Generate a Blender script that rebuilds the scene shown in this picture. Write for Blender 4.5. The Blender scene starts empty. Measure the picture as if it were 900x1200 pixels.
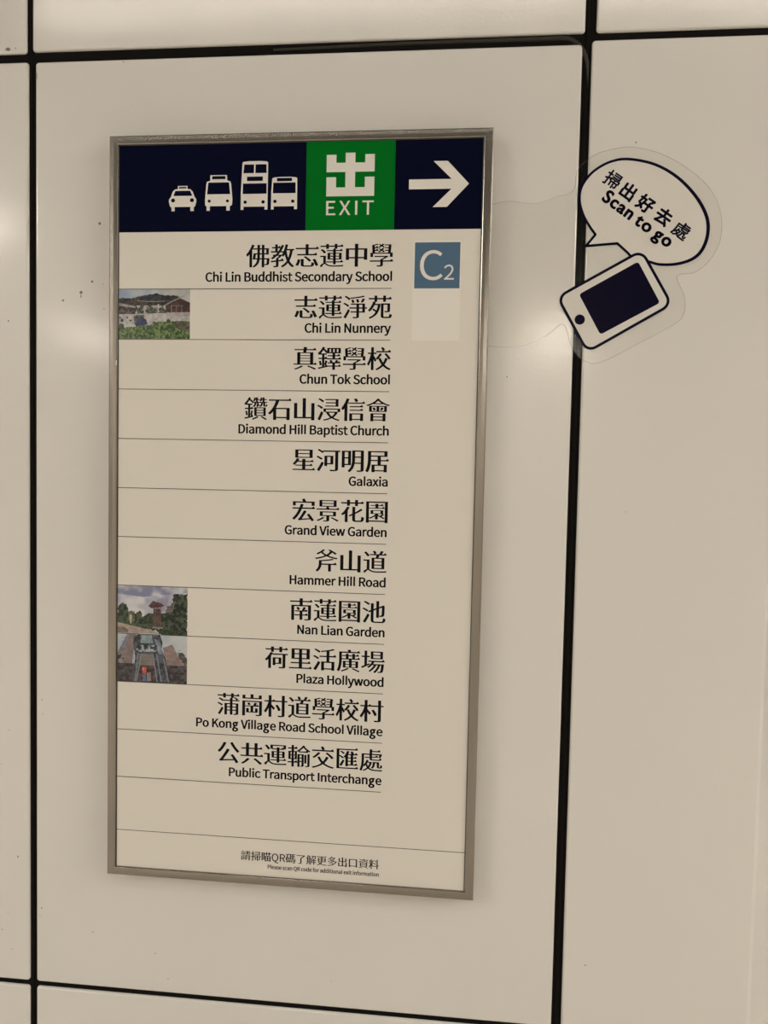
import bpy, bmesh, math, random
import numpy as np
from mathutils import Vector, Matrix, Euler

random.seed(7)
rng = np.random.default_rng(7)
SC = bpy.context.scene
COL = SC.collection
ZO = 2.10            # height of the upper panel joint above the floor
PI = math.pi

# ------------------------------------------------------------ camera
cam_d = bpy.data.cameras.new('camera')
cam_d.sensor_fit = 'VERTICAL'
cam_d.sensor_height = 24.0
cam_d.lens = 24.0 * 900.0 / 1200.0
cam_d.clip_start = 0.05
cam = bpy.data.objects.new('camera', cam_d)
COL.objects.link(cam)
_a, _b, _c = 0.0973533267, -0.0483589763, -0.0207312785     # yaw, pitch, roll
_R = (Matrix.Rotation(_a, 3, 'Z') @ Matrix.Rotation(_b, 3, 'X') @ Matrix.Rotation(_c, 3, 'Y')
      @ Matrix(((1, 0, 0), (0, 0, -1), (0, 1, 0))))
cam.matrix_world = Matrix.Translation((0.638795, -1.096103, ZO - 0.601925)) @ _R.to_4x4()
SC.camera = cam

# ------------------------------------------------------------ world, exposure
world = bpy.data.worlds.new('world')
SC.world = world
world.use_nodes = True
world.node_tree.nodes['Background'].inputs[0].default_value = (1.0, 0.9, 0.76, 1)
world.node_tree.nodes['Background'].inputs[1].default_value = 0.12
SC.view_settings.view_transform = 'Standard'
SC.view_settings.look = 'None'
SC.view_settings.gamma = 1.0
SC.view_settings.use_curve_mapping = False
SC.view_settings.exposure = 0.0

LAMP = 18.7          # luminance of the ceiling luminaires

# ------------------------------------------------------------ helpers
def srgb(r, g, b):
    return tuple(((v / 255) / 12.92 if v / 255 <= 0.04045 else ((v / 255 + 0.055) / 1.055) ** 2.4) for v in (r, g, b))

MATS = {}
def mat(name, color=(0.8, 0.8, 0.8), rough=0.5, metal=0.0, spec=0.5, coat=0.0, emit=None, estr=0.0):
    m = bpy.data.materials.new(name); m.use_nodes = True
    p = m.node_tree.nodes['Principled BSDF']
    p.inputs['Base Color'].default_value = (*color, 1)
    p.inputs['Roughness'].default_value = rough
    p.inputs['Metallic'].default_value = metal
    p.inputs['Specular IOR Level'].default_value = spec
    p.inputs['Coat Weight'].default_value = coat
    p.inputs['Coat Roughness'].default_value = 0.08
    if emit:
        p.inputs['Emission Color'].default_value = (*emit, 1)
        p.inputs['Emission Strength'].default_value = estr
    MATS[name] = m
    return m

def nd(m, kind, **kw):
    n = m.node_tree.nodes.new(kind)
    for k, v in kw.items():
        if k.startswith('_'): setattr(n, k[1:], v)
        else: n.inputs[k.replace('__', ' ')].default_value = v
    return n

def link_mesh(name, me, m=None, parent=None, kind=None, loc=None):
    o = bpy.data.objects.new(name, me)
    COL.objects.link(o)
    if m is not None and not me.materials: me.materials.append(m)
    if parent is not None: o.parent = parent
    if kind: o['kind'] = kind
    if loc is not None: o.location = loc
    return o

def thing(name, label, cat, loc=(0, 0, 0), group=None):
    o = bpy.data.objects.new(name, None); COL.objects.link(o)
    o.empty_display_size = 0.05
    o.location = loc; o['label'] = label; o['category'] = cat
    if group: o['group'] = group
    return o

def bm_mesh(bm, name, smooth=False):
    me = bpy.data.meshes.new(name)
    bmesh.ops.recalc_face_normals(bm, faces=bm.faces)
    bm.to_mesh(me); bm.free()
    if smooth:
        for p in me.polygons: p.use_smooth = True
    return me

def add_box(bm, x0, x1, y0, y1, z0, z1):
    v = [bm.verts.new(p) for p in ((x0, y0, z0), (x1, y0, z0), (x1, y1, z0), (x0, y1, z0), (x0, y0, z1), (x1, y0, z1), (x1, y1, z1), (x0, y1, z1))]
    for f in ((0, 3, 2, 1), (4, 5, 6, 7), (0, 1, 5, 4), (1, 2, 6, 5), (2, 3, 7, 6), (3, 0, 4, 7)):
        bm.faces.new([v[i] for i in f])

def rounded(x0, x1, z0, z1, r, n=5):
    pts = []
    for cx, cz, a0 in ((x1 - r, z1 - r, 0), (x0 + r, z1 - r, 90), (x0 + r, z0 + r, 180), (x1 - r, z0 + r, 270)):
        for k in range(n + 1):
            a = math.radians(a0 + 90 * k / n)
            pts.append((cx + r * math.cos(a), cz + r * math.sin(a)))
    return pts

def spline_pts(P, n=6, closed=True):
    out = []; N = len(P)
    for i in range(N if closed else N - 1):
        p0, p1, p2, p3 = (P[(i - 1) % N] if closed or i > 0 else P[i]), P[i], P[(i + 1) % N], (P[(i + 2) % N] if closed or i + 2 < N else P[(i + 1) % N])
        for k in range(n):
            t = k / n
            out.append(tuple(0.5 * (2 * p1[j] + (p2[j] - p0[j]) * t + (2 * p0[j] - 5 * p1[j] + 4 * p2[j] - p3[j]) * t * t + (3 * p1[j] - p0[j] - 3 * p2[j] + p3[j]) * t ** 3) for j in (0, 1)))
    if not closed: out.append(P[-1])
    return out

def ribbon(P, w, closed=True):
    """outer and inner loops of a drawn line of width w (w may be a function of index)"""
    N = len(P); A = []; B = []
    for i in range(N):
        if closed: a, b = P[(i - 1) % N], P[(i + 1) % N]
        else: a, b = P[max(i - 1, 0)], P[min(i + 1, N - 1)]
        dx, dz = b[0] - a[0], b[1] - a[1]; L = math.hypot(dx, dz) or 1
        ww = (w(i / N) if callable(w) else w) / 2
        A.append((P[i][0] + dz / L * ww, P[i][1] - dx / L * ww)); B.append((P[i][0] - dz / L * ww, P[i][1] + dx / L * ww))
    return A, B

# flat print: loops (x right, z up, metres) filled by even-odd, lying in the plane y = -depth
def flat(name, loops, depth, m, parent, origin=(0, 0), tris=(), thick=0.0):
    cu = bpy.data.curves.new('tmp', 'CURVE'); cu.dimensions = '2D'; cu.fill_mode = 'BOTH'
    for L in loops:
        s = cu.splines.new('POLY'); s.points.add(len(L) - 1)
        for p, (x, z) in zip(s.points, L): p.co = (x - origin[0], z - origin[1], 0, 1)
        s.use_cyclic_u = True
    o = bpy.data.objects.new('tmp', cu); COL.objects.link(o)
    dg = bpy.context.evaluated_depsgraph_get()
    me0 = bpy.data.meshes.new_from_object(o.evaluated_get(dg))
    bpy.data.objects.remove(o); bpy.data.curves.remove(cu)
    bm = bmesh.new(); bm.from_mesh(me0); bpy.data.meshes.remove(me0)
    if not loops: bm.clear()
    for T in tris:
        bm.faces.new([bm.verts.new((x - origin[0], z - origin[1], 0)) for x, z in T])
    for f in bm.faces:
        f.normal_update()
        if f.normal.z < 0: f.normal_flip()
    for v in bm.verts: v.co = Vector((v.co.x, -depth, v.co.y))
    if thick:
        r = bmesh.ops.extrude_face_region(bm, geom=list(bm.faces))
        for e in r['geom']:
            if isinstance(e, bmesh.types.BMVert): e.co.y += thick
        bmesh.ops.recalc_face_normals(bm, faces=bm.faces)
    me = bpy.data.meshes.new(name); bm.to_mesh(me); bm.free()
    return link_mesh(name, me, m, parent)

# ------------------------------------------------------------ lettering
MET = {"2": [0.04, 0.506, 0.556], "B": [0.101, 0.613, 0.658], "C": [0.058, 0.603, 0.639], "D": [0.101, 0.63, 0.689], "E": [0.101, 0.535, 0.59], "G": [0.058, 0.616, 0.69], "H": [0.101, 0.629, 0.729], "I": [0.101, 0.193, 0.293], "K": [0.101, 0.643, 0.647], "L": [0.101, 0.515, 0.544], "N": [0.101, 0.623, 0.724], "P": [0.101, 0.585, 0.634], "Q": [0.058, 0.701, 0.743], "R": [0.101, 0.608, 0.636], "S": [0.048, 0.554, 0.597], "T": [0.031, 0.569, 0.6], "V": [0.001, 0.576, 0.576], "X": [0.017, 0.558, 0.574], "a": [0.059, 0.484, 0.564], "b": [0.092, 0.568, 0.619], "c": [0.052, 0.483, 0.511], "d": [0.053, 0.529, 0.621], "e": [0.052, 0.513, 0.555], "f": [0.033, 0.356, 0.325], "g": [0.051, 0.529, 0.615], "h": [0.092, 0.527, 0.608], "i": [0.078, 0.199, 0.275], "k": [0.092, 0.543, 0.553], "l": [0.095, 0.178, 0.273], "m": [0.092, 0.842, 0.927], "n": [0.092, 0.527, 0.611], "o": [0.052, 0.555, 0.607], "p": [0.092, 0.568, 0.621], "r": [0.092, 0.391, 0.389], "s": [0.032, 0.432, 0.469], "t": [0.027, 0.363, 0.378], "u": [0.084, 0.517, 0.608], "w": [0.027, 0.777, 0.803], "x": [0.015, 0.484, 0.499], "y": [0.013, 0.509, 0.522], "z": [0.035, 0.447, 0.476]}
_cache = {}
def outline(ch):
    """outline loops of one character of the built-in typeface, em = 1"""
    if ch in _cache: return _cache[ch]
    c = bpy.data.curves.new('t', 'FONT'); c.body = ch; c.size = 1
    o = bpy.data.objects.new('t', c); COL.objects.link(o)
    dg = bpy.context.evaluated_depsgraph_get()
    cu = o.evaluated_get(dg).to_curve(dg)
    loops = []
    for s in cu.splines:
        bp = s.bezier_points; L = []
        for i in range(len(bp)):
            a, b = bp[i], bp[(i + 1) % len(bp)]
            p0, p1, p2, p3 = a.co.xy, a.handle_right.xy, b.handle_left.xy, b.co.xy
            d = p3 - p0
            if d.length < 1e-6 and (p1 - p0).length < 1e-6: continue
            dev = max(abs(d.cross(p1 - p0)), abs(d.cross(p2 - p0))) / max(d.length, 1e-6)
            n = 1 if dev < 0.002 else (3 if dev < 0.02 else 6)
            for k in range(n):
                t = k / n; u = 1 - t
                q = u ** 3 * p0 + 3 * u * u * t * p1 + 3 * u * t * t * p2 + t ** 3 * p3
                if not L or (Vector(L[-1]) - q).length > 1e-4: L.append((q.x, q.y))
        if len(L) > 2 and math.dist(L[0], L[-1]) < 1e-4: L.pop()
        if len(L) > 2: loops.append(L)
    bpy.data.objects.remove(o); bpy.data.curves.remove(c)
    _cache[ch] = loops
    return loops

def area(L):
    return 0.5 * sum(L[i - 1][0] * L[i][1] - L[i][0] * L[i - 1][1] for i in range(len(L)))

def poly_area(faces): return sum(abs(area(f)) for f in faces)

def fill2d(loops):
    """triangles of the area inside the loops (even-odd)"""
    cu = bpy.data.curves.new('tmp', 'CURVE'); cu.dimensions = '2D'; cu.fill_mode = 'BOTH'
    for L in loops:
        sp = cu.splines.new('POLY'); sp.points.add(len(L) - 1)
        for p, (x, z) in zip(sp.points, L): p.co = (x, z, 0, 1)
        sp.use_cyclic_u = True
    o = bpy.data.objects.new('tmp', cu); COL.objects.link(o)
    dg = bpy.context.evaluated_depsgraph_get()
    me = bpy.data.meshes.new_from_object(o.evaluated_get(dg))
    bpy.data.objects.remove(o); bpy.data.curves.remove(cu)
    out = [[tuple(me.vertices[k].co.xy) for k in f.vertices] for f in me.polygons]
    bpy.data.meshes.remove(me)
    return out

def sign_of(loops): return 1 if area(max(loops, key=lambda q: abs(area(q)))) > 0 else -1
def normals(L, sg):
    N = len(L); nrm = []; ln = []
    for i in range(N):
        x0, y0 = L[i]; x1, y1 = L[(i + 1) % N]; dx, dy = x1 - x0, y1 - y0; l = math.hypot(dx, dy) or 1e-9
        nrm.append((sg * dy / l, -sg * dx / l)); ln.append(l)
    return nrm, ln

def thin_level(loops, av):
    """level strokes lose av per side"""
    sg = sign_of(loops); out = []
    for L in loops:
        nrm, ln = normals(L, sg); M = []
        for i in range(len(L)):
            n1, n2 = nrm[i - 1], nrm[i]
            a = n1 if abs(n1[1]) > abs(n2[1]) else n2
            M.append((L[i][0], L[i][1] - (av * a[1] if abs(a[1]) > 0.8 else av * a[1] * 0.3)))
        out.append(M)
    return out

def glyph_faces(loops, gx, gy, thin=0.0, serif=False):
    """faces of a character whose strokes gain gx / gy per side; optionally thinned level strokes and stroke-end triangles"""
    if not loops: return []
    base = loops; want = abs(sum(area(q) for q in loops))
    faces = fill2d(loops)
    if thin:
        t = thin_level(loops, thin); f2 = fill2d(t); w2 = abs(sum(area(q) for q in t)); a2 = poly_area(f2)
        if abs(a2 - w2) < 0.02 * w2: base, faces = t, f2
    sg = sign_of(base); ext = []
    for L in base:
        nrm, ln = normals(L, sg); N = len(L)
        for i in range(N):
            p, q = L[i], L[(i + 1) % N]; n = nrm[i]
            ox, oy = gx * n[0], gy * n[1]
            if math.hypot(ox, oy) > 1e-4: ext.append([p, q, (q[0] + ox, q[1] + oy), (p[0] + ox, p[1] + oy)])
            if gy > 0: ext.append([(p[0] + gx * math.cos(PI * k / 4 + 0.39), p[1] + gy * math.sin(PI * k / 4 + 0.39)) for k in range(8)])
            if serif and n[0] > 0.9 and 0.015 < ln[i] < 0.085 and ln[i - 1] > 0.12 and ln[(i + 1) % N] > 0.12 \
                    and abs(nrm[i - 1][1]) > 0.95 and abs(nrm[(i + 1) % N][1]) > 0.95 and nrm[i - 1][1] * nrm[(i + 1) % N][1] < 0:
                xr = max(p[0], q[0]) + gx; yb = min(p[1], q[1]); yt = max(p[1], q[1])
                ext.append([(xr, yb), (xr - 0.04, yt + 0.055), (xr - 0.13, yt - 0.004)])
    return faces + ext

_gf = {}
def latin_faces(ch, wt):
    key = (ch, wt)
    if key in _gf: return _gf[key]
    if ch in 'lI':
        a, b, h = (0.10, 0.173, 0.80) if ch == 'l' else (0.105, 0.19, 0.735)
        r = [[(a - wt, 0), (b + wt, 0), (b + wt, h), (a - wt, h)]]
    else:
        x0, x1, adv = MET[ch]
        src = outline('g') if ch == 'g' else outline(chr(ord(ch) + 0xFEE0))
        if ch == 'g': src = [[(x, y * 0.545 / 0.449) for x, y in L] for L in src]
        mn = min(p[0] for L in src for p in L); mx = max(p[0] for L in src for p in L)
        src = [[(x0 + (x - mn) * (x1 - x0) / (mx - mn), y) for x, y in L] for L in src]
        r = glyph_faces(src, wt, wt * 0.5)
    _gf[key] = r
    return r

def run_latin(text, size, wt=0.0, track=0.0, xs=1.0):
    """faces of a line in metres from x = 0, and its width"""
    x = 0.0; F_ = []
    for ch in text:
        if ch == ' ': x += 0.215 + track; continue
        for L in latin_faces(ch, wt): F_.append([((x + px) * size * xs, py * size) for px, py in L])
        x += MET[ch][2] + track
    return F_, (x - track) * size * xs

def run_cjk(text, size, serif=True, ah=0.028, thin=0.009):
    F_ = []; x = 0.0
    for ch in text:
        if ch.isascii():
            for L in latin_faces(ch, 0.012): F_.append([((x + px) * size, py * size) for px, py in L])
            x += MET[ch][2]; continue
        key = (ch, serif, ah, thin)
        if key not in _gf:
            src = outline(ch); k = min(1.0, 50 / max(sum(len(L) for L in src), 1)) ** 0.5
            _gf[key] = glyph_faces(src, ah * k, 0.0, thin * k, serif)
        for L in _gf[key]: F_.append([((x + px) * size, py * size) for px, py in L])
        x += 1.0
    return F_, x * size

def shift(loops, dx, dz):
    return [[(x + dx, z + dz) for x, z in L] for L in loops]

# ------------------------------------------------------------ materials
def bumped(name, color, rough, coat, fine, coarse, strength):
    m = mat(name, color, rough, 0, 0.5, coat)
    nt = m.node_tree; p = nt.nodes['Principled BSDF']
    tc = nd(m, 'ShaderNodeTexCoord')
    n1 = nd(m, 'ShaderNodeTexNoise', Scale=fine, Detail=2.0)
    n2 = nd(m, 'ShaderNodeTexNoise', Scale=coarse, Detail=1.0)
    mx = nd(m, 'ShaderNodeMath', _operation='MULTIPLY_ADD'); mx.inputs[1].default_value = 3.0
    nt.links.new(tc.outputs['Object'], n1.inputs['Vector']); nt.links.new(tc.outputs['Object'], n2.inputs['Vector'])
    nt.links.new(n2.outputs['Fac'], mx.inputs[0]); nt.links.new(n1.outputs['Fac'], mx.inputs[2])
    b = nd(m, 'ShaderNodeBump', Strength=strength, Distance=0.0006)
    nt.links.new(mx.outputs[0], b.inputs['Height']); nt.links.new(b.outputs['Normal'], p.inputs['Normal'])
    nt.links.new(b.outputs['Normal'], p.inputs['Coat Normal'])
    return m

M_ENAMEL = bumped('white_enamel', (0.745, 0.74, 0.725), 0.38, 1.0, 190.0, 9.0, 0.17)
M_ENAMEL.node_tree.nodes['Principled BSDF'].inputs['Coat Roughness'].default_value = 0.12
M_GROOVE = mat('joint_black', (0.005, 0.0045, 0.004), 0.8, spec=0.12)
M_SEAL = mat('sealant_grey', (0.035, 0.033, 0.027), 0.5, spec=0.3)
M_DIRT = mat('dirt', (0.22, 0.20, 0.17), 0.8)
M_PAPER = mat('sign_face', (0.765, 0.745, 0.70), 0.5, spec=0.3)
M_PATCH = mat('patch_white', (0.82, 0.805, 0.77), 0.5, spec=0.3)
M_NAVY = mat('navy_print', (0.0035, 0.005, 0.021), 0.12, spec=0.14)
M_GREEN = mat('green_print', (0.002, 0.165, 0.018), 0.12, spec=0.14)
M_CREAM = mat('cream_print', (0.80, 0.79, 0.76), 0.2, spec=0.35)
M_BLACK = mat('black_print', (0.004, 0.004, 0.008), 0.5, spec=0.1)
M_BLUE = mat('blue_tile', (0.085, 0.165, 0.265), 0.2, spec=0.35)
M_LINE = mat('line_print', (0.03, 0.028, 0.028), 0.5)

M_STEEL = mat('brushed_steel', (0.35, 0.325, 0.29), 0.25, metal=1.0)
def _steel():
    m = M_STEEL; nt = m.node_tree; p = nt.nodes['Principled BSDF']
    tc = nd(m, 'ShaderNodeTexCoord'); mp = nd(m, 'ShaderNodeMapping'); mp.inputs['Scale'].default_value = (1500, 1500, 14)
    n = nd(m, 'ShaderNodeTexNoise', Scale=1.0, Detail=3.0)
    r = nd(m, 'ShaderNodeMapRange'); r.inputs['To Min'].default_value = 0.19; r.inputs['To Max'].default_value = 0.29
    nt.links.new(tc.outputs['Object'], mp.inputs[0]); nt.links.new(mp.outputs[0], n.inputs['Vector'])
    nt.links.new(n.outputs['Fac'], r.inputs['Value']); nt.links.new(r.outputs[0], p.inputs['Roughness'])
    n2 = nd(m, 'ShaderNodeTexNoise', Scale=9.0, Detail=1.0); nt.links.new(tc.outputs['Object'], n2.inputs['Vector'])
    b = nd(m, 'ShaderNodeBump', Strength=0.2, Distance=0.001)
    nt.links.new(n2.outputs['Fac'], b.inputs['Height']); nt.links.new(b.outputs['Normal'], p.inputs['Normal'])
_steel()

def see_through(name, color, alpha, rough):
    m = bpy.data.materials.new(name); m.use_nodes = True; nt = m.node_tree
    p = nt.nodes['Principled BSDF']; out = nt.nodes['Material Output']
    p.inputs['Base Color'].default_value = (*color, 1); p.inputs['Roughness'].default_value = rough
    tr = nt.nodes.new('ShaderNodeBsdfTransparent'); mix = nt.nodes.new('ShaderNodeMixShader')
    mix.inputs[0].default_value = alpha
    nt.links.new(tr.outputs[0], mix.inputs[1]); nt.links.new(p.outputs[0], mix.inputs[2]); nt.links.new(mix.outputs[0], out.inputs['Surface'])
    return m
def clear_film(name):
    m = bpy.data.materials.new(name); m.use_nodes = True; nt = m.node_tree
    nt.nodes.remove(nt.nodes['Principled BSDF']); out = nt.nodes['Material Output']
    tr = nt.nodes.new('ShaderNodeBsdfTransparent'); tr.inputs[0].default_value = (0.985, 0.985, 0.975, 1)
    gl = nt.nodes.new('ShaderNodeBsdfGlossy'); gl.inputs['Roughness'].default_value = 0.16
    fr = nt.nodes.new('ShaderNodeFresnel'); fr.inputs[0].default_value = 1.45
    tc = nt.nodes.new('ShaderNodeTexCoord'); n = nt.nodes.new('ShaderNodeTexNoise'); n.inputs['Scale'].default_value = 70
    b = nt.nodes.new('ShaderNodeBump'); b.inputs['Strength'].default_value = 0.5; b.inputs['Distance'].default_value = 0.001
    nt.links.new(tc.outputs['Object'], n.inputs['Vector']); nt.links.new(n.outputs['Fac'], b.inputs['Height'])
    nt.links.new(b.outputs['Normal'], gl.inputs['Normal'])
    mix = nt.nodes.new('ShaderNodeMixShader')
    ge = nt.nodes.new('ShaderNodeNewGeometry'); ml = nt.nodes.new('ShaderNodeMath'); ml.operation = 'MULTIPLY_ADD'
    ml.inputs[1].default_value = -0.96; ml.inputs[2].default_value = 1.0
    nt.links.new(ge.outputs['Backfacing'], ml.inputs[0])
    m2 = nt.nodes.new('ShaderNodeMath'); m2.operation = 'MULTIPLY'
    nt.links.new(fr.outputs[0], m2.inputs[0]); nt.links.new(ml.outputs[0], m2.inputs[1]); fr = m2
    nt.links.new(fr.outputs[0], mix.inputs[0]); nt.links.new(tr.outputs[0], mix.inputs[1]); nt.links.new(gl.outputs[0], mix.inputs[2])
    nt.links.new(mix.outputs[0], out.inputs['Surface'])
    return m
M_FILM = clear_film('clear_film')
M_FILMEDGE = see_through('film_edge', (0.45, 0.43, 0.38), 0.35, 0.3)
M_STWHITE = see_through('sticker_white', (0.80, 0.79, 0.755), 0.90, 0.38)
M_STNAVY = mat('sticker_navy', (0.004, 0.003, 0.018), 0.3, spec=0.08)

def noisy(name, c1, c2, scale, rough, spec=0.5):
    m = mat(name, c1, rough, spec=spec); nt = m.node_tree; p = nt.nodes['Principled BSDF']
    tc = nd(m, 'ShaderNodeTexCoord'); n = nd(m, 'ShaderNodeTexNoise', Scale=scale, Detail=4.0)
    r = nd(m, 'ShaderNodeValToRGB'); r.color_ramp.elements[0].color = (*c1, 1); r.color_ramp.elements[1].color = (*c2, 1)
    r.color_ramp.elements[0].position = 0.35; r.color_ramp.elements[1].position = 0.65
    nt.links.new(tc.outputs['Object'], n.inputs['Vector']); nt.links.new(n.outputs['Fac'], r.inputs[0]); nt.links.new(r.outputs[0], p.inputs['Base Color'])
    return m
M_FLOOR = noisy('granite_floor', (0.52, 0.48, 0.42), (0.68, 0.63, 0.56), 120.0, 0.35)
M_CEIL = noisy('ceiling_grey', (0.030, 0.028, 0.026), (0.040, 0.038, 0.034), 3.0, 0.7)
M_FAR = noisy('far_wall', (0.60, 0.58, 0.54), (0.66, 0.63, 0.58), 1.2, 0.4)

# ------------------------------------------------------------ the hall around the wall (behind the camera)
X0, X1, YF, ZC = -7.0, 4.8, -10.3, 3.25
def slab(name, x0, x1, y0, y1, z0, z1, m):
    bm = bmesh.new(); add_box(bm, x0, x1, y0, y1, z0, z1)
    return link_mesh(name, bm_mesh(bm, name), m, kind='structure')
slab('floor', X0, X1, YF, 1.2, -0.12, 0.0, M_FLOOR)
slab('ceiling', X0, X1, YF, 1.2, ZC, ZC + 0.12, M_CEIL)
slab('wall_front', X0, X1, YF - 0.12, YF, 0, ZC, M_FAR)
slab('wall_left', X0 - 0.12, X0, YF, 1.2, 0, ZC, M_FAR)
slab('wall_right', X1, X1 + 0.12, YF, 1.2, 0, ZC, M_FAR)

M_LAMP = mat('lamp_diffuser', (0.9, 0.9, 0.85), 0.5, emit=(1.0, 0.905, 0.78), estr=LAMP)
M_HOUSE = mat('lamp_housing', (0.6, 0.6, 0.6), 0.4)
def ceiling_light(x, y, lx, ly, label, z=ZC, group='ceiling lights of the hall'):
    t = thing('ceiling_light', label, 'lamp', (x, y, z), group)
    bm = bmesh.new(); add_box(bm, -lx / 2 - 0.02, lx / 2 + 0.02, -ly / 2 - 0.02, ly / 2 + 0.02, -0.03, -0.0005)
    link_mesh('lamp_housing', bm_mesh(bm, 'lamp_housing'), M_HOUSE, t)
    bm = bmesh.new(); add_box(bm, -lx / 2, lx / 2, -ly / 2, ly / 2, -0.034, -0.0305)
    link_mesh('diffuser', bm_mesh(bm, 'diffuser'), M_LAMP, t)
LIGHTS = [(-4.2, -8.9, 0.6, 2.0), (-1.2, -8.9, 0.6, 2.0), (1.8, -8.9, 0.6, 2.0),
          (-3.2, -3.3, 1.25, 2.0), (0.6, -1.75, 3.2, 0.068), (4.2, -1.7, 0.9, 2.3)]  # last entry is an added fill lamp that brightens the folded-back panels
WHERE = ['left one of the row of lamps at the far end of the hall', 'middle one of the row of lamps at the far end of the hall', 'right one of the row of lamps at the far end of the hall',
         'large ceiling lamp left of the camera', 'long thin strip lamp on the ceiling above the camera', 'large fill lamp added beside the right-hand wall to brighten the folded panels']
for (x, y, lx, ly), w in zip(LIGHTS, WHERE):
    ceiling_light(x, y, lx, ly, w)

# ------------------------------------------------------------ the enamel panel wall
BEND = 1.060
def bend(p):
    """the right-hand panels fold back by 45 degrees at x = BEND (small radius)"""
    x, y, z = p
    r = 0.010; th = math.radians(45)
    s = x - BEND
    if s <= 0: return (x, y, z)
    a = min(s / r, th)
    bx, by = BEND + r * math.sin(a), r * (1 - math.cos(a))
    rest = max(0.0, s - r * th)
    bx += rest * math.cos(a); by += rest * math.sin(a)
    return (bx - y * math.sin(a), by + y * math.cos(a), z)

def enamel_panel(x0, x1, z0, z1, parent, rc=0.0048, dx=0.0):
    """a folded steel tray: flat front at y = 0, rolled edges, corners rounded"""
    bm = bmesh.new(); rb = 0.0031; prev = None
    prof = [(rb + 0.0006, 0.0)] + [(rb - rb * math.sin(PI / 2 * k / 5), rb - rb * math.cos(PI / 2 * k / 5)) for k in range(6)] + [(0.0, 0.020)]
    for inset, y in prof:
        L = rounded(x0 + inset, x1 - inset, z0 + inset, z1 - inset, max(rc - inset, 0.0012), 5)
        ring = [bm.verts.new((x + dx * ((z - z0) / (z1 - z0)), y, z)) for x, z in L]
        if prev is None: bm.faces.new(ring)
        else:
            for i in range(len(ring)):
                j = (i + 1) % len(ring)
                bm.faces.new((prev[i], prev[j], ring[j], ring[i]))
        prev = ring
    if x1 > BEND + 0.01:
        for s in [BEND + 0.0001 + k * 0.010 * math.radians(45) / 5 for k in range(6)]:
            bmesh.ops.bisect_plane(bm, geom=bm.verts[:] + bm.edges[:] + bm.faces[:], plane_co=(s, 0, 0), plane_no=(1, 0, 0))
        for v in bm.verts: v.co = bend(v.co)
    me = bm_mesh(bm, 'wall_panel', True)
    return link_mesh('wall_panel', me, M_ENAMEL, parent)

bm = bmesh.new()
add_box(bm, X0, BEND + 0.001, 0.0036, 0.060, 0, ZC)
wall = link_mesh('wall_back', bm_mesh(bm, 'wall_back'), M_GROOVE, kind='structure')
bm = bmesh.new()                                     # backing behind the folded return
q = [bend((x, y, 0)) for x, y in ((BEND + 0.010, 0.0036), (BEND + 0.60, 0.0036), (BEND + 0.60, 0.05), (BEND + 0.010, 0.05))]
lo = [bm.verts.new((p[0], p[1], 0)) for p in q]; hi = [bm.verts.new((p[0], p[1], ZC)) for p in q]
bm.faces.new(lo[::-1]); bm.faces.new(hi)
for i in range(4): bm.faces.new((lo[i], lo[(i + 1) % 4], hi[(i + 1) % 4], hi[i]))
link_mesh('backing_sheet', bm_mesh(bm, 'backing_sheet'), M_GROOVE, wall)

COLS_MID = [(-2.400, -1.606), (-1.594, -0.806), (-0.794, -0.0050), (0.0060, 0.7908), (0.8045, 1.560)]
COLS_TOP = [(-2.400, -1.606), (-1.594, -0.806), (-0.794, -0.0075), (0.0015, 0.7935), (0.8085, 1.560)]
PANELS = {}
for ci in range(5):
    x0, x1 = COLS_MID[ci]
    zt = {2: -0.0093, 3: -0.0100, 4: -0.0052}.get(ci, -0.008)
    PANELS[ci, 1] = enamel_panel(x0, x1, ZO - 1.3966, ZO + zt, wall, dx=(-0.0012 if ci == 4 else 0))
    PANELS[ci, 2] = enamel_panel(x0, x1, 0.02, ZO - 1.4046, wall)
    x0, x1 = COLS_TOP[ci]
    PANELS[ci, 0] = enamel_panel(x0, x1, ZO + {2: 0.0030, 3: 0.0048, 4: 0.0048}.get(ci, 0.004), ZC - 0.01, wall)

# grey bead of sealant lying in the upper joint and turning down into the right-hand joint
def bead(name, pts, r, m, parent, taper=None):
    bm = bmesh.new(); prev = None; n = 8
    for i, p in enumerate(pts):
        a = Vector(pts[max(i - 1, 0)]); b = Vector(pts[min(i + 1, len(pts) - 1)])
        t = (b - a).normalized(); u = Vector((0, 1, 0)); w = t.cross(u).normalized()
        rr = r * (taper(i / (len(pts) - 1)) if taper else 1)
        ring = [bm.verts.new(Vector(p) + rr * (math.cos(2 * PI * k / n) * w + math.sin(2 * PI * k / n) * u)) for k in range(n)]
        if prev:
            for k in range(n): bm.faces.new((prev[k], prev[(k + 1) % n], ring[(k + 1) % n], ring[k]))
        prev = ring
    return link_mesh(name, bm_mesh(bm, name, True), m, parent)
pts = [(0.36 + 0.402 * k / 14, 0.0036, ZO + (-0.0025 + 0.0025 * min(1, k / 6))) for k in range(15)]
for k in range(1, 9):
    a = PI / 2 * k / 8
    pts.append((0.765 + 0.033 * math.sin(a), 0.0036, ZO + 0.0 - 0.040 * (1 - math.cos(a))))
pts += [(0.7985, 0.0042, ZO - 0.055), (0.7985, 0.006, ZO - 0.08)]
bead('joint_seal', pts, 0.0030, M_SEAL, wall, lambda t: 0.55 + 0.45 * math.sin(min(1, t * 1.6) * PI / 2) if t < 0.8 else 1.0 - (t - 0.8) * 2)
for x, r in ((-0.0005, 0.0026), (0.797, 0.0030)):
    bead('joint_seal', [(x, 0.0048, 0.03 + (ZC - 0.06) * k / 12) for k in range(13)], r, M_GROOVE, wall)

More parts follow.
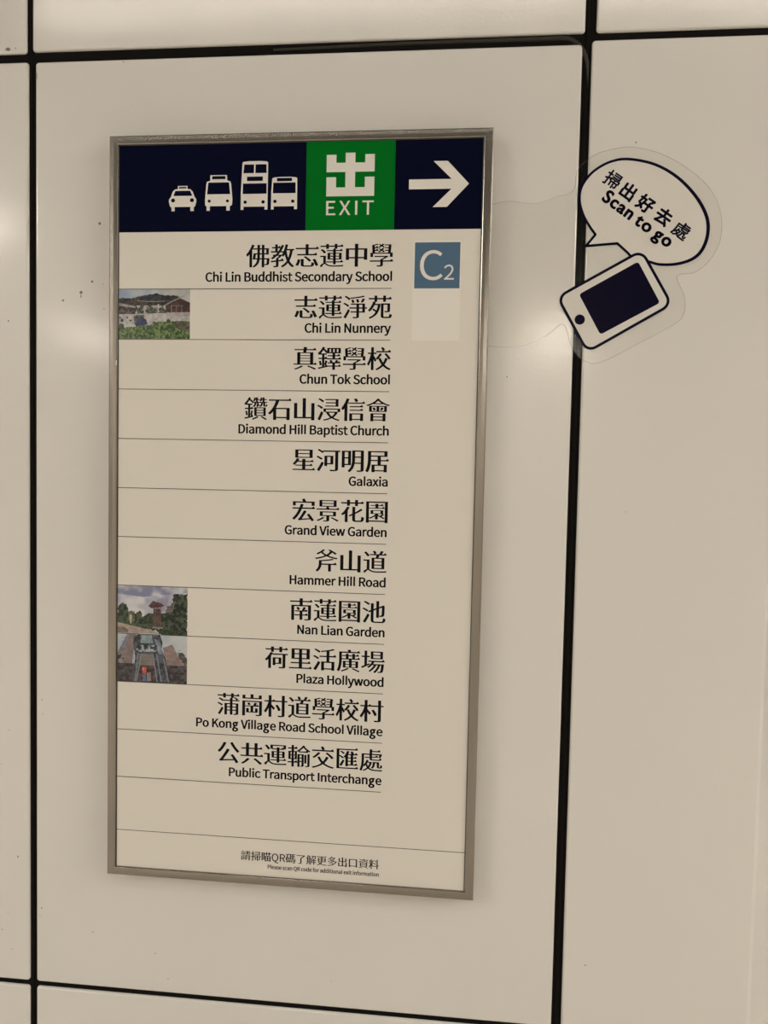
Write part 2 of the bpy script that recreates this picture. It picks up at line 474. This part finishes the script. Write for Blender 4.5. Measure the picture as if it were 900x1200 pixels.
# dirt spots
def spot(x, z, rx, rz, panel, m=M_DIRT):
    n = 9; L = []
    for k in range(n):
        a = 2 * PI * k / n; q = random.uniform(0.8, 1.15)
        L.append((x + rx * q * math.cos(a), ZO + z + rz * q * math.sin(a)))
    flat('dirt_spot', [L], 0.00025, m, panel, thick=0.0002)
for x, z, rx, rz in ((105, -243.3, 2.3, 2.4), (93.6, -327, 1.9, 2.0), (76.6, -343, 2.4, 2.6), (76.4, -348.5, .8, 2.6), (48.9, -354.3, 1.7, 1.8), (112, -366.8, .8, .9),
                     (701.3, -461, .7, 1.6), (15, -1279, 1.2, 1.0), (12.2, -1291, .7, .8), (97.4, -1310, .9, 1.1), (15.3, -954, .9, .8), (16.6, -976, .8, .8),
                     (216.7, -1374, 1.0, .6), (196.3, -1336, 1.3, .6), (467, -1356, .8, .6), (110, -331, .7, .7), (8.5, -30, .6, 6), (140, -14, 1.2, .7)):
    spot(x / 1000, z / 1000, rx / 1000, rz / 1000, PANELS[3, 1])
for x, z, rx, rz in ((-36.4, -384.3, 1.2, 1.4), (-23.6, -1201, 1.0, 1.8), (-49, -1318, .8, .8), (-33.7, -1348, .8, .8), (-49.5, -1057, .7, .8), (-36.9, -1003, .9, .6), (-40, -1290, .7, .6)):
    spot(x / 1000, z / 1000, rx / 1000, rz / 1000, PANELS[2, 1])
for x, z, rx, rz in ((836, -1300, 1.3, .8), (869.5, -646.7, .7, .7), (866, -143, .8, 1.4)):
    spot(x / 1000, z / 1000, rx / 1000, rz / 1000, PANELS[4, 1])
spot(-0.036, 0.0095, 0.0042, 0.0028, PANELS[2, 0])
spot(-0.024, 0.0105, 0.0010, 0.0010, PANELS[2, 0])

# ------------------------------------------------------------ the directory sign
SX, SZ, SW, SH, SD = 0.13108, ZO - 0.12918, 0.54163, 1.07451, 0.025
sign = thing('directory_sign', 'tall framed exit directory sign listing eleven destinations in Chinese and English', 'sign',
             (SX + SW / 2, 0, SZ - SH))
OX, OZ = SX + SW / 2, SZ - SH
def mm(x, z): return (SX + x / 1000 - OX, SZ - z / 1000 - OZ)     # sign millimetres (right, down) to local metres
def rect(x0, x1, z0, z1): return [mm(x0, z1), mm(x1, z1), mm(x1, z0), mm(x0, z0)]
PF = 0.0222                      # front of the sign face
bm = bmesh.new()
(ax, az), (bx_, bz) = mm(6, 1068), mm(536, 6)
add_box(bm, ax, bx_, -PF, -0.0006, az, bz)
link_mesh('sign_face', bm_mesh(bm, 'sign_face'), M_PAPER, sign)
# four mitred steel bars
PROF = [(0.0, 0.0006), (0.0, 0.0238), (0.0006, 0.0246), (0.0016, 0.0250), (0.0065, 0.0252), (0.0112, 0.0250), (0.0121, 0.0246), (0.0126, 0.0238), (0.0126, 0.0215), (0.0100, 0.0206)]
W_, H_ = SW * 1000, SH * 1000
corners = [(0, 0, 1, 1), (W_, 0, -1, 1), (W_, H_, -1, -1), (0, H_, 1, -1)]
for k in range(4):
    c0, c1 = corners[k], corners[(k + 1) % 4]
    bm = bmesh.new(); ends = []
    for c in (c0, c1):
        ring = []
        for a, d in PROF:
            x, z = mm(c[0] + c[2] * a * 1000, c[1] + c[3] * a * 1000)
            ring.append(bm.verts.new((x, -d, z)))
        ends.append(ring)
    n = len(PROF)
    for i in range(n - 1):
        bm.faces.new((ends[0][i], ends[0][i + 1], ends[1][i + 1], ends[1][i]))
    bm.faces.new(ends[0]); bm.faces.new(ends[1][::-1]); bm.faces.new((ends[0][0], ends[1][0], ends[1][-1], ends[0][-1]))
    link_mesh('frame_bar', bm_mesh(bm, 'frame_bar'), M_STEEL, sign)
# dark strips stand in for the shade in the gap between face and bars
gk = bmesh.new()
for x0, x1, z0, z1 in ((12.6, 13.9, 10, 1064), (527.9, 529.0, 12.6, 1062), (12.6, 529, 12.6, 13.4)):
    (ax, az), (bx_, bz) = mm(x0, z1), mm(x1, z0)
    add_box(gk, ax, bx_, -PF - 0.0004, -PF + 0.001, az, bz)
link_mesh('gap_shade_strip', bm_mesh(gk, 'gap_shade_strip'), mat('gap_shade', (0.05, 0.05, 0.05), 0.5), sign)

D1, D2, D3 = PF + 0.00012, PF + 0.00024, PF + 0.00036
XL, XR = 13.8, 528.0
flat('header_band', [rect(XL, XR, 13.2, 134.3)], D1, M_NAVY, sign)['label'] = 'dark navy header band'
flat('exit_square', [rect(284.4, 408.5, 13.2, 134.3)], D2, M_GREEN, sign)['label'] = 'green exit square'
X = [313, 326.5, 339.5, 353, 366.8, 380]; Z = [31.5, 42.5, 55.0, 62.0, 76.0, 88.0]
logo = [(X[0], Z[0]), (X[1], Z[0]), (X[1], Z[1]), (X[2], Z[1]), (X[2], 29), (X[3], 29), (X[3], Z[1]), (X[4], Z[1]), (X[4], Z[0]), (X[5], Z[0]), (X[5], Z[2]),
        (X[3], Z[2]), (X[3], Z[4]), (X[4], Z[4]), (X[4], Z[3]), (X[5], Z[3]), (X[5], Z[5]), (X[0], Z[5]), (X[0], Z[3]), (X[1], Z[3]), (X[1], Z[4]), (X[2], Z[4]), (X[2], Z[2]), (X[0], Z[2])]
flat('exit_symbol', [[mm(*p) for p in logo]], D3, M_CREAM, sign)
arrow = [(428, 66.8), (486.3, 66.8), (461.2, 42.5), (480.6, 42.5), (510, 73.5), (480.6, 104.4), (461.2, 104.4), (486.3, 80), (428, 80)]
flat('arrow', [[mm(*p) for p in arrow]], D2, M_CREAM, sign)['label'] = 'cream arrow pointing right'

def text_latin(s, right, base, size, wt=0.012, m=M_BLACK, depth=D1, track=0.0, xs=1.0, left=None, width=None):
    L, w = run_latin(s, size, wt, track, xs)
    if width:
        mn = min(p[0] for q in L for p in q); mx = max(p[0] for q in L for p in q); k = width / 1000 / (mx - mn)
        L = [[((x - mn) * k, z) for x, z in q] for q in L]; w = width / 1000
    else:
        w = max(p[0] for q in L for p in q)
    ox = (SX + left / 1000 - OX) if left is not None else (SX + right / 1000 - OX - w)
    return flat('lettering', [], depth, m, sign, tris=shift(L, ox, SZ - base / 1000 - OZ))
def text_cjk(s, right, centre, size, **kw):
    L, w = run_cjk(s, size, **kw)
    w = max(p[0] for q in L for p in q)
    ox, oz = SX + right / 1000 - OX - w, SZ - centre / 1000 - OZ - 0.38 * size
    return flat('lettering', [], D1, M_BLACK, sign, tris=shift(L, ox, oz))

text_latin('EXIT', None, 113.5, 0.0259, wt=0.014, m=M_CREAM, depth=D3, track=0.14, left=313.2, width=66.6)

# vehicles of the header, drawn with their dark windows and lamps left open
def vx(a, b): return mm(87 + (a - 86) * 0.2463, 105.5 - (355 - b) * 0.2355)
def circ(a, b, r, n=14): return [vx(a + r * math.cos(2 * PI * k / n), b + r * math.sin(2 * PI * k / n)) for k in range(n)]
def P(*q): return [vx(*p) for p in q]
flat('taxi_symbol', [P((102, 355), (102, 334), (93, 326), (86, 300), (87, 284), (98, 270), (108, 240), (122, 226), (139, 224), (139, 206), (196, 206), (196, 224), (214, 226), (227, 240), (238, 270), (248, 284), (249, 300), (242, 326), (234, 334), (234, 355), (214, 355), (214, 330), (121, 330), (121, 355)),
                     P((146, 212), (189, 212), (189, 221), (146, 221)), P((124, 235), (212, 235), (225, 265), (113, 265)), circ(111, 291, 12), circ(223, 291, 12)], D2, M_CREAM, sign)
flat('minibus_symbol', [P((310, 355), (310, 330), (301, 322), (300, 290), (307, 200), (311, 184), (330, 178), (330, 146), (428, 146), (430, 178), (448, 184), (453, 200), (461, 290), (459, 322), (446, 330), (446, 355), (426, 355), (426, 328), (329, 328), (329, 355)),
                        P((342, 152), (418, 152), (420, 170), (340, 170)), P((319, 189), (440, 189), (448, 258), (312, 258)), circ(325, 298, 9), circ(432, 298, 9)], D2, M_CREAM, sign)
flat('double_decker_symbol', [P((510, 352), (510, 250), (518, 78), (524, 71), (560, 68), (625, 68), (660, 71), (667, 78), (666, 352), (649, 352), (649, 334), (526, 334), (526, 352)),
                              P((528, 87), (586, 87), (585, 138), (524, 138)), P((594, 87), (657, 87), (659, 138), (593, 138)), P((545, 158), (637, 158), (637, 184), (545, 184)),
                              P((522, 198), (659, 198), (660, 259), (521, 259)), circ(536, 307, 10), circ(640, 307, 10)], D2, M_CREAM, sign)
flat('single_decker_symbol', [P((686, 352), (687, 250), (692, 172), (700, 166), (730, 163), (800, 163), (828, 166), (836, 172), (837, 352), (820, 352), (820, 334), (702, 334), (702, 352)),
                              P((719, 169), (806, 169), (806, 188), (719, 188)), P((698, 196), (827, 196), (828, 258), (696, 258)), circ(709, 305, 10), circ(812, 305, 10)], D2, M_CREAM, sign)

ROWS = [('佛教志蓮中學', 'Chi Lin Buddhist Secondary School'), ('志蓮淨苑', 'Chi Lin Nunnery'), ('真鐸學校', 'Chun Tok School'),
        ('鑽石山浸信會', 'Diamond Hill Baptist Church'), ('星河明居', 'Galaxia'), ('宏景花園', 'Grand View Garden'), ('斧山道', 'Hammer Hill Road'),
        ('南蓮園池', 'Nan Lian Garden'), ('荷里活廣場', 'Plaza Hollywood'), ('蒲崗村道學校村', 'Po Kong Village Road School Village'),
        ('公共運輸交匯處', 'Public Transport Interchange')]
_, w0 = run_latin(ROWS[0][1], 1.0, 0.040)
EN = 0.0170
XSC = 0.2672 / (w0 * EN)
for i, (zh, en) in enumerate(ROWS):
    zl = 214.4 + 71.2 * i
    text_cjk(zh, 408.2, zl - 45.6, 0.0349)
    text_latin(en, 407.3, zl - 10.3, EN, wt=0.040, xs=XSC)
    flat('divider_line', [rect(XL, 406.8, zl - 0.45, zl + 0.45)], D3, M_LINE, sign)
flat('divider_line', [rect(XL, XR, 1006.3, 1007.2)], D1, M_LINE, sign)
text_cjk('請掃瞄QR碼了解更多出口資料', 406.2, 1032.8, 0.01525, ah=0.020, thin=0.004)
text_latin('Please scan QR code for additional exit information', 406.2, 1050.3, 0.0077, wt=0.036, width=163.2)

# exit number tile on a slightly lighter patch
flat('white_patch', [rect(436.2, 502.0, 149.6, 286)], D1, M_PATCH, sign)['label'] = 'plain lighter patch under the exit number'
flat('number_tile', [rect(438.2, 500.6, 152, 214.6)], D2, M_BLUE, sign)['label'] = 'blue-grey tile with the exit number'
Lc, w = run_latin('C', 0.0538, 0.004); mn = min(p[0] for q in Lc for p in q); mx = max(p[0] for q in Lc for p in q)
k = 0.0315 / (mx - mn); ox, oz = mm(445.6, 202.8)
flat('lettering', [], D3, M_CREAM, sign, tris=[[(ox + (x - mn) * k, oz + z) for x, z in q] for q in Lc])
text_latin('2', None, 202.8, 0.0272, wt=0.006, m=M_CREAM, depth=D3, left=478.9, width=13.8)
# tiny white chip on the left bar
flat('chip', [rect(11.2, 12.6, 316.5, 323)], 0.0256, M_PATCH, sign)

# --- the three printed photographs: each a flat print whose colours are laid on a fine mesh
SH_W = np.array([0.50, 0.45, 0.36]) / 0.78
def inside(P_, U, V):
    r = np.zeros(U.shape, bool); n = len(P_); j = n - 1
    for i in range(n):
        xi, yi = P_[i]; xj, yj = P_[j]
        c = ((yi > V) != (yj > V)) & (U < (xj - xi) * (V - yi) / ((yj - yi) or 1e-9) + xi)
        r ^= c; j = i
    return r
def vnoise(U, V, s, seed):
    g = np.random.default_rng(seed).random((64, 64))
    x = U / s; y = V / s; xi = np.floor(x).astype(int); yi = np.floor(y).astype(int); fx = x - xi; fy = y - yi
    fx = fx * fx * (3 - 2 * fx); fy = fy * fy * (3 - 2 * fy)
    G = lambda a, b: g[a % 64, b % 64]
    return (G(xi, yi) * (1 - fx) + G(xi + 1, yi) * fx) * (1 - fy) + (G(xi, yi + 1) * (1 - fx) + G(xi + 1, yi + 1) * fx) * fy
class Print:
    def __init__(s, x0, x1, y0, y1, nx, ny):
        u = x0 + (x1 - x0) * (np.arange(nx) + 0.5) / nx; v = y0 + (y1 - y0) * (np.arange(ny) + 0.5) / ny
        s.U, s.V = np.meshgrid(u, v); s.C = np.zeros((ny, nx, 3)); s.nx, s.ny = nx, ny
    def fill(s, P_, c, c2=None, ns=12, seed=1, gain=1.0, jag=0):
        U = s.U + (vnoise(s.U, s.V, jag * 1.5, seed + 50) - 0.5) * jag * 2 if jag else s.U
        V = s.V + (vnoise(s.U, s.V, jag * 1.5, seed + 70) - 0.5) * jag * 2 if jag else s.V
        m = inside(P_, U, V) if P_ is not None else np.ones(s.U.shape, bool)
        c = np.array(c, float)
        if c2 is not None:
            n = 0.6 * vnoise(s.U, s.V, ns, seed) + 0.4 * vnoise(s.U, s.V, ns / 2.3, seed + 9)
            n = np.clip((n - 0.5) * 2.0 * gain + 0.5, 0, 1)[..., None]
            c = c * (1 - n) + np.array(c2, float) * n
            s.C[m] = c[m]
        else: s.C[m] = c
    def stroke(s, pts, w, c):
        for (x0, y0), (x1, y1) in zip(pts, pts[1:]):
            d = max(math.hypot(x1 - x0, y1 - y0), 1e-6); nx, ny = -(y1 - y0) / d * w / 2, (x1 - x0) / d * w / 2
            s.fill([(x0 + nx, y0 + ny), (x1 + nx, y1 + ny), (x1 - nx, y1 - ny), (x0 - nx, y0 - ny)], c)
    def build(s, x0, x1, z0, z1, label):
        nx, ny = s.nx, s.ny
        vs = []
        for j in range(ny + 1):
            for i in range(nx + 1):
                x, z = mm(x0 + (x1 - x0) * i / nx, z0 + (z1 - z0) * j / ny); vs.append((x, -D1, z))
        fs = [(j * (nx + 1) + i, (j + 1) * (nx + 1) + i, (j + 1) * (nx + 1) + i + 1, j * (nx + 1) + i + 1) for j in range(ny) for i in range(nx)]
        me = bpy.data.meshes.new('printed_photo'); me.from_pydata(vs, [], fs)
        lin = s.C / 255.0; lin = np.where(lin <= 0.04045, lin / 12.92, ((lin + 0.055) / 1.055) ** 2.4)
        lin = lin / SH_W; g = lin.mean(2, keepdims=True); lin = np.clip((g + (lin - g) * 0.68) * 0.80, 0, 0.85).reshape(-1, 3)
        at = me.color_attributes.new('print', 'FLOAT_COLOR', 'CORNER')
        arr = np.ones((len(fs), 4, 4), np.float32); arr[:, :, :3] = lin[:, None, :]
        at.data.foreach_set('color', arr.ravel())
        o = link_mesh('printed_photo', me, M_PHOTO, sign); o['label'] = label
M_PHOTO = mat('photo_print', (0.5, 0.5, 0.5), 0.2, spec=0.35)
_at = nd(M_PHOTO, 'ShaderNodeAttribute', _attribute_name='print')
M_PHOTO.node_tree.links.new(_at.outputs['Color'], M_PHOTO.node_tree.nodes['Principled BSDF'].inputs['Base Color'])

# nunnery courtyard
p = Print(135, 764, 95, 537, 150, 102)
p.fill(None, (120, 142, 158), (165, 168, 160), 150, 3)
p.fill([(520, 90), (780, 90), (780, 300), (480, 300)], (172, 166, 150), (150, 148, 138), 70, 4)
p.fill([(130, 175), (200, 168), (250, 178), (310, 158), (470, 130), (530, 148), (650, 150), (700, 190), (770, 230), (770, 300), (130, 300)], (40, 40, 36), (74, 62, 54), 22, 5, 1.4, jag=6)
p.fill([(300, 165), (400, 148), (470, 132), (520, 150), (600, 155), (660, 152), (600, 190), (400, 186)], (32, 38, 42), (58, 62, 62), 18, 6, 1.2)
p.fill([(545, 225), (600, 195), (660, 165), (765, 215), (765, 300), (545, 300)], (86, 52, 46), (56, 42, 38), 20, 7, 1.3)
p.stroke([(540, 240), (600, 205), (715, 152)], 9, (140, 128, 118)); p.stroke([(300, 195), (420, 205), (540, 200)], 8, (112, 110, 104))
p.fill([(135, 215), (280, 245), (280, 262), (135, 240)], (150, 140, 128), (120, 112, 102), 20, 8)
p.fill([(135, 240), (275, 262), (285, 315), (135, 320)], (52, 44, 40), (98, 88, 80), 16, 9, 1.6)
p.fill([(290, 240), (550, 240), (550, 320), (290, 320)], (60, 64, 52), (158, 150, 136), 24, 10, 2.2)
for x in (600, 645, 690): p.stroke([(x, 240), (x, 300)], 7, (126, 104, 94))
p.stroke([(595, 240), (705, 240)], 7, (126, 104, 94)); p.stroke([(485, 225), (485, 330)], 14, (170, 162, 148)); p.stroke([(545, 260), (545, 330)], 12, (168, 160, 146))
for x, y in ((330, 290), (425, 285), (520, 290)): p.fill([(x - 32, y + 30), (x - 28, y - 20), (x, y - 34), (x + 28, y - 16), (x + 34, y + 26), (x, y + 40)], (44, 54, 38), (92, 92, 76), 14, x, 1.6, jag=8)
p.fill([(130, 318), (770, 300), (770, 385), (560, 400), (130, 440)], (176, 168, 154), (150, 142, 130), 26, 11, 1.2)
p.fill([(550, 302), (770, 298), (770, 335), (560, 330)], (168, 150, 142), (140, 126, 118), 16, 12)
for x, y, r in ((160, 420, 22), (575, 375, 17), (448, 392, 12), (148, 345, 8), (208, 345, 8), (240, 372, 8), (165, 370, 14)): p.fill([(x - r, y + r), (x - r, y - r * .6), (x, y - r), (x + r, y - r * .4), (x + r, y + r)], (48, 44, 40), (84, 76, 66), 10, x)
p.fill([(270, 330), (350, 320), (360, 350), (300, 420), (275, 410)], (50, 60, 46), (96, 96, 84), 12, 14, 1.5, jag=6)
p.fill([(285, 400), (310, 358), (345, 345), (380, 365), (392, 405), (330, 428), (288, 432)], (44, 58, 96), (32, 42, 70), 30, 13)
p.fill([(130, 436), (280, 428), (440, 408), (470, 385), (600, 378), (770, 378), (770, 545), (130, 545)], (38, 72, 26), (112, 132, 62), 15, 15, 1.5, jag=5)
p.fill([(650, 380), (770, 385), (770, 470), (700, 460), (600, 420)], (62, 66, 44), (108, 92, 74), 16, 16, 1.4, jag=6)
p.build(XL, 119.2, 214.8, 284.9, 'printed photograph of temple halls behind a green lawn')
# garden pavilion
p = Print(105, 637, 175, 552, 150, 102)
p.fill(None, (128, 128, 146), (188, 182, 172), 110, 21, 1.3)
p.fill([(105, 175), (640, 175), (640, 215), (300, 260), (105, 240)], (112, 112, 136), (176, 172, 168), 80, 22, 1.2)
p.fill([(100, 470), (110, 340), (140, 310), (175, 325), (190, 380), (215, 375), (245, 400), (268, 365), (290, 385), (300, 420), (340, 380), (380, 385), (400, 520), (220, 500)], (34, 46, 32), (72, 84, 56), 20, 23, 1.4, jag=8)
p.fill([(192, 372), (236, 376), (240, 450), (190, 450)], (112, 106, 72), (70, 74, 46), 18, 24, 1.3, jag=6)
p.fill([(196, 400), (214, 400), (212, 470), (200, 470)], (168, 156, 116))
p.fill([(430, 380), (470, 370), (490, 330), (520, 295), (530, 250), (560, 225), (610, 235), (640, 215), (640, 560), (420, 540)], (26, 36, 28), (66, 78, 52), 20, 25, 1.5, jag=12)
for k in range(14): p.stroke([(430 + k * 7, 370), (425 + k * 9, 300 - (k % 4) * 14)], 3, (128, 108, 112))
p.fill([(378, 345), (436, 345), (442, 495), (378, 495)], (104, 72, 60), (72, 52, 44), 26, 26)
for x in (388, 400, 413, 426): p.stroke([(x, 350), (x, 490)], 3, (60, 42, 36))
p.fill([(340, 330), (372, 290), (380, 284), (388, 294), (430, 300), (462, 322), (436, 338), (360, 346)], (70, 42, 38), (98, 62, 54), 14, 27)
p.fill([(372, 488), (450, 488), (455, 505), (372, 505)], (112, 112, 86))
p.fill([(100, 462), (200, 484), (380, 520), (430, 545), (105, 545)], (164, 140, 118), (140, 116, 100), 30, 28)
p.fill([(100, 500), (150, 500), (190, 520), (180, 545), (100, 545)], (96, 86, 60), (128, 108, 84), 16, 29, 1.3)
p.fill([(380, 505), (640, 520), (640, 560), (440, 550)], (30, 44, 26), (58, 72, 42), 16, 30, 1.3, jag=5)
p.build(XL, 119.2, 642.0, 712.9, 'printed photograph of a garden tower among trees')
# plaza entrance seen from below
p = Print(105, 633, 545, 915, 150, 102)
p.fill(None, (172, 174, 164), (150, 158, 156), 110, 31)
p.fill([(105, 690), (180, 545), (245, 545), (215, 780), (105, 780)], (132, 108, 98), (112, 92, 84), 40, 32)
p.fill([(120, 660), (170, 560), (200, 545), (150, 680)], (84, 96, 112), (112, 120, 128), 20, 33)
for x in range(125, 245, 14): p.stroke([(x, 760), (x + 22, 560)], 2, (112, 92, 84))
p.fill([(105, 695), (155, 695), (150, 780), (105, 790)], (52, 46, 44), (140, 122, 112), 18, 34, 2)
p.fill([(450, 640), (520, 612), (560, 690), (620, 790), (480, 790)], (140, 112, 100), (118, 96, 86), 30, 35)
for y in range(660, 790, 12): p.stroke([(458, y), (585, y - 4)], 2, (112, 90, 82))
p.fill([(555, 670), (600, 675), (635, 720), (635, 790), (610, 780)], (60, 54, 48), (96, 88, 76), 16, 36, 1.5, jag=6)
p.fill([(105, 770), (635, 775), (635, 920), (105, 920)], (46, 40, 40), (78, 70, 68), 26, 37, 1.3)
for y in (800, 825, 850): p.stroke([(490, y), (635, y - 3)], 2, (84, 78, 76))
p.fill([(232, 560), (260, 545), (430, 545), (447, 600), (440, 650), (470, 720), (500, 905), (225, 905), (240, 720), (225, 610)], (44, 46, 50), (78, 82, 88), 22, 38, 1.4)
p.fill([(285, 550), (365, 550), (375, 610), (280, 610)], (96, 122, 122), (132, 146, 140), 20, 39)
p.fill([(385, 570), (430, 600), (450, 690), (415, 690)], (92, 104, 118), (128, 136, 142), 20, 40)
p.fill([(248, 625), (405, 620), (410, 670), (250, 680)], (36, 40, 44), (150, 158, 156), 15, 41, 2.4)
p.fill([(275, 695), (375, 695), (385, 780), (262, 780)], (120, 108, 92), (104, 92, 80), 30, 42)
p.fill([(262, 780), (385, 780), (388, 905), (262, 905)], (40, 34, 34), (88, 64, 56), 16, 43, 1.4)
for a, b in (((262, 690), (240, 905)), ((290, 690), (250, 905)), ((375, 690), (408, 905)), ((402, 690), (440, 905)), ((455, 720), (495, 905))): p.stroke([a, b], 8, (116, 116, 118))
p.fill([(292, 797), (328, 797), (324, 850), (296, 840)], (196, 44, 30)); p.fill([(298, 800), (310, 800), (306, 822), (298, 818)], (190, 120, 105))
p.fill([(296, 850), (322, 850), (322, 905), (298, 905)], (60, 92, 128)); p.fill([(332, 835), (360, 830), (362, 900), (332, 900)], (150, 128, 118), (110, 92, 90), 12, 44)
p.build(XL, 119.2, 713.4, 784.4, 'printed photograph of a glass plaza entrance from below')

# ------------------------------------------------------------ the clear sticker beside the sign
ZX = 0.84
st = thing('wall_sticker', 'clear sticker reading Scan to go above a drawn phone, right of the sign', 'sticker', (ZX, 0, ZO - 0.44))
def wl(p): return (p[0] / 1000 - ZX, p[1] / 1000 + 0.44)
FILM = [(673.1, -223.8), (697.2, -219.5), (732.3, -223.1), (759.2, -215.3), (783.9, -206.1), (788.8, -179.3), (807.3, -161.3), (829.9, -152.6), (860.1, -149.4), (898.0, -158.5), (936.2, -180.0), (967.1, -208.8), (981.5, -243.0), (981.0, -277.1), (967.2, -303.7), (949.1, -318.1), (926.7, -323.3), (937.1, -349.4), (938.0, -372.4), (925.4, -387.9), (877.1, -415.1), (831.9, -438.7), (808.8, -439.6), (788.8, -419.3), (776.2, -388.1), (753.3, -403.8), (718.6, -418.5), (674.0, -419.0)]
F = [wl(q) for q in FILM]
Fs = [F[0]] + spline_pts(F, 6, closed=False)[1:]
flat('clear_film', [Fs], 0.00042, M_FILM, st)['label'] = 'transparent film'
A, B = ribbon(Fs, 0.0007, closed=False)
flat('film_edge', [A + B[::-1]], 0.00050, M_FILMEDGE, st)
BUB = [(815.8, -266.1), (806.5, -253.3), (798.4, -238.9), (793.2, -221.6), (794.2, -204.3), (802.5, -189.1), (815.5, -177.1), (834.2, -167.9), (856.9, -165.3), (891.1, -172.8), (921.7, -190.3), (947.0, -216.1), (962.2, -242.8), (964.9, -265.6), (959.0, -286.5), (946.5, -299.7), (926.1, -306.5), (903.5, -307.1), (888.3, -303.2), (867.2, -297.3), (859.4, -290.7), (845.6, -278.3)]
oval = spline_pts([wl(q) for q in BUB], 6, closed=False)
tail = [wl((828.0, -279.6)), wl((803.5, -281.6))]
flat('speech_bubble', [oval + tail], 0.00056, M_STWHITE, st)['label'] = 'white oval speech bubble'
A, B = ribbon(oval, lambda t: 0.0034 + 0.0013 * math.exp(-((t - 0.6) / 0.16) ** 2), closed=False)
segs = []
tl = [oval[-1], tail[0], tail[1], oval[0]]
for (x0, y0), (x1, y1) in zip(tl, tl[1:]):
    d = math.hypot(x1 - x0, y1 - y0); nx, ny = -(y1 - y0) / d * 0.0017, (x1 - x0) / d * 0.0017
    segs.append([(x0 + nx, y0 + ny), (x1 + nx, y1 + ny), (x1 - nx, y1 - ny), (x0 - nx, y0 - ny)])
for cx, cy in tl: segs.append([(cx + 0.0017 * math.cos(PI * k / 5), cy + 0.0017 * math.sin(PI * k / 5)) for k in range(10)])
flat('bubble_outline', [A + B[::-1]], 0.00064, M_STNAVY, st, tris=segs)
PH = [(767.3, -351.0), (878.3, -288.5), (920.6, -360.9), (810.3, -425.9)]
def rrect(Q, r, grow=0.0, n=6):
    Q = [Vector(wl(q)) for q in Q]; c = sum(Q, Vector((0, 0))) / 4; out = []
    E = []
    for i in range(4):
        d1 = (Q[i - 1] - Q[i]).normalized(); d2 = (Q[(i + 1) % 4] - Q[i]).normalized()
        E.append((Q[i] - (d1 + d2) * grow, d1, d2))
    for q, d1, d2 in E:
        rr = r + grow; a, b = q + d1 * rr, q + d2 * rr
        for k in range(n + 1):
            t = k / n; u = q + (d1 + d2) * rr
            ang = t * PI / 2
            out.append(tuple(u - d2 * rr * math.cos(ang) - d1 * rr * math.sin(ang)))
    return out
flat('phone_body', [rrect(PH, 0.0125)], 0.00072, M_STWHITE, st)['label'] = 'white body of the drawn phone'
flat('phone_outline', [rrect(PH, 0.0125, 0.0019), rrect(PH, 0.0125, -0.0019)], 0.00080, M_STNAVY, st)
SCR = [(796.2, -347.2), (874.2, -303.1), (905.4, -359.0), (826.9, -402.4)]
flat('phone_screen', [rrect(SCR, 0.004)], 0.00080, M_STNAVY, st)['label'] = 'dark blank screen of the drawn phone'
flat('home_button', [[(wl((798.4, -381.8))[0] + 0.0070 * math.cos(2 * PI * k / 24), wl((798.4, -381.8))[1] + 0.0070 * math.sin(2 * PI * k / 24)) for k in range(24)]], 0.00080, M_STNAVY, st)

def placed(loops, cx, cz, ang):
    ca, sa = math.cos(ang), math.sin(ang)
    return [[(cx + x * ca - z * sa, cz + x * sa + z * ca) for x, z in L] for L in loops]
def wz(a, b):            # measured centres on the bubble, millimetres
    return wl((a, b))
CH = [('掃', 836.9, -192.6), ('出', 858.0, -208.7), ('好', 881.7, -225.6), ('去', 905.9, -243.1), ('處', 930.0, -261.5)]
S5 = 0.0232; all_ = []
for ch, a, b in CH:
    g = 0.022 if ch in '處掃' else 0.036
    L = glyph_faces(outline(ch), g, g)
    L = [[((x - 0.5) * S5, (z - 0.38) * S5) for x, z in q] for q in L]
    cx, cz = wz(a, b)
    all_ += placed(L, cx, cz, math.radians(-35))
flat('lettering', [], 0.00064, M_STNAVY, st, tris=all_)
def inter(ch, wt):
    return glyph_faces(outline(ch), wt, wt * 0.8)
all_ = []; x = 0
SS = 1.0
for ch in 'Scan to go':
    if ch == ' ': x += 0.21; continue
    L = inter(ch, 0.042); mn = min(p[0] for q in L for p in q); mx = max(p[0] for q in L for p in q)
    all_ += [[(x + px - mn, pz - 0.24) for px, pz in q] for q in L]
    x += mx - mn + 0.045
SS = 0.113 / (x - 0.045); x -= 0.045
all_ = [[(px * SS, pz * SS) for px, pz in q] for q in all_]
half = x * SS / 2
all_ = [[(px - half, pz) for px, pz in q] for q in all_]
cx, cz = wz(870.8, -247.2)
flat('lettering', [], 0.00064, M_STNAVY, st, tris=placed(all_, cx, cz, math.radians(-36)))
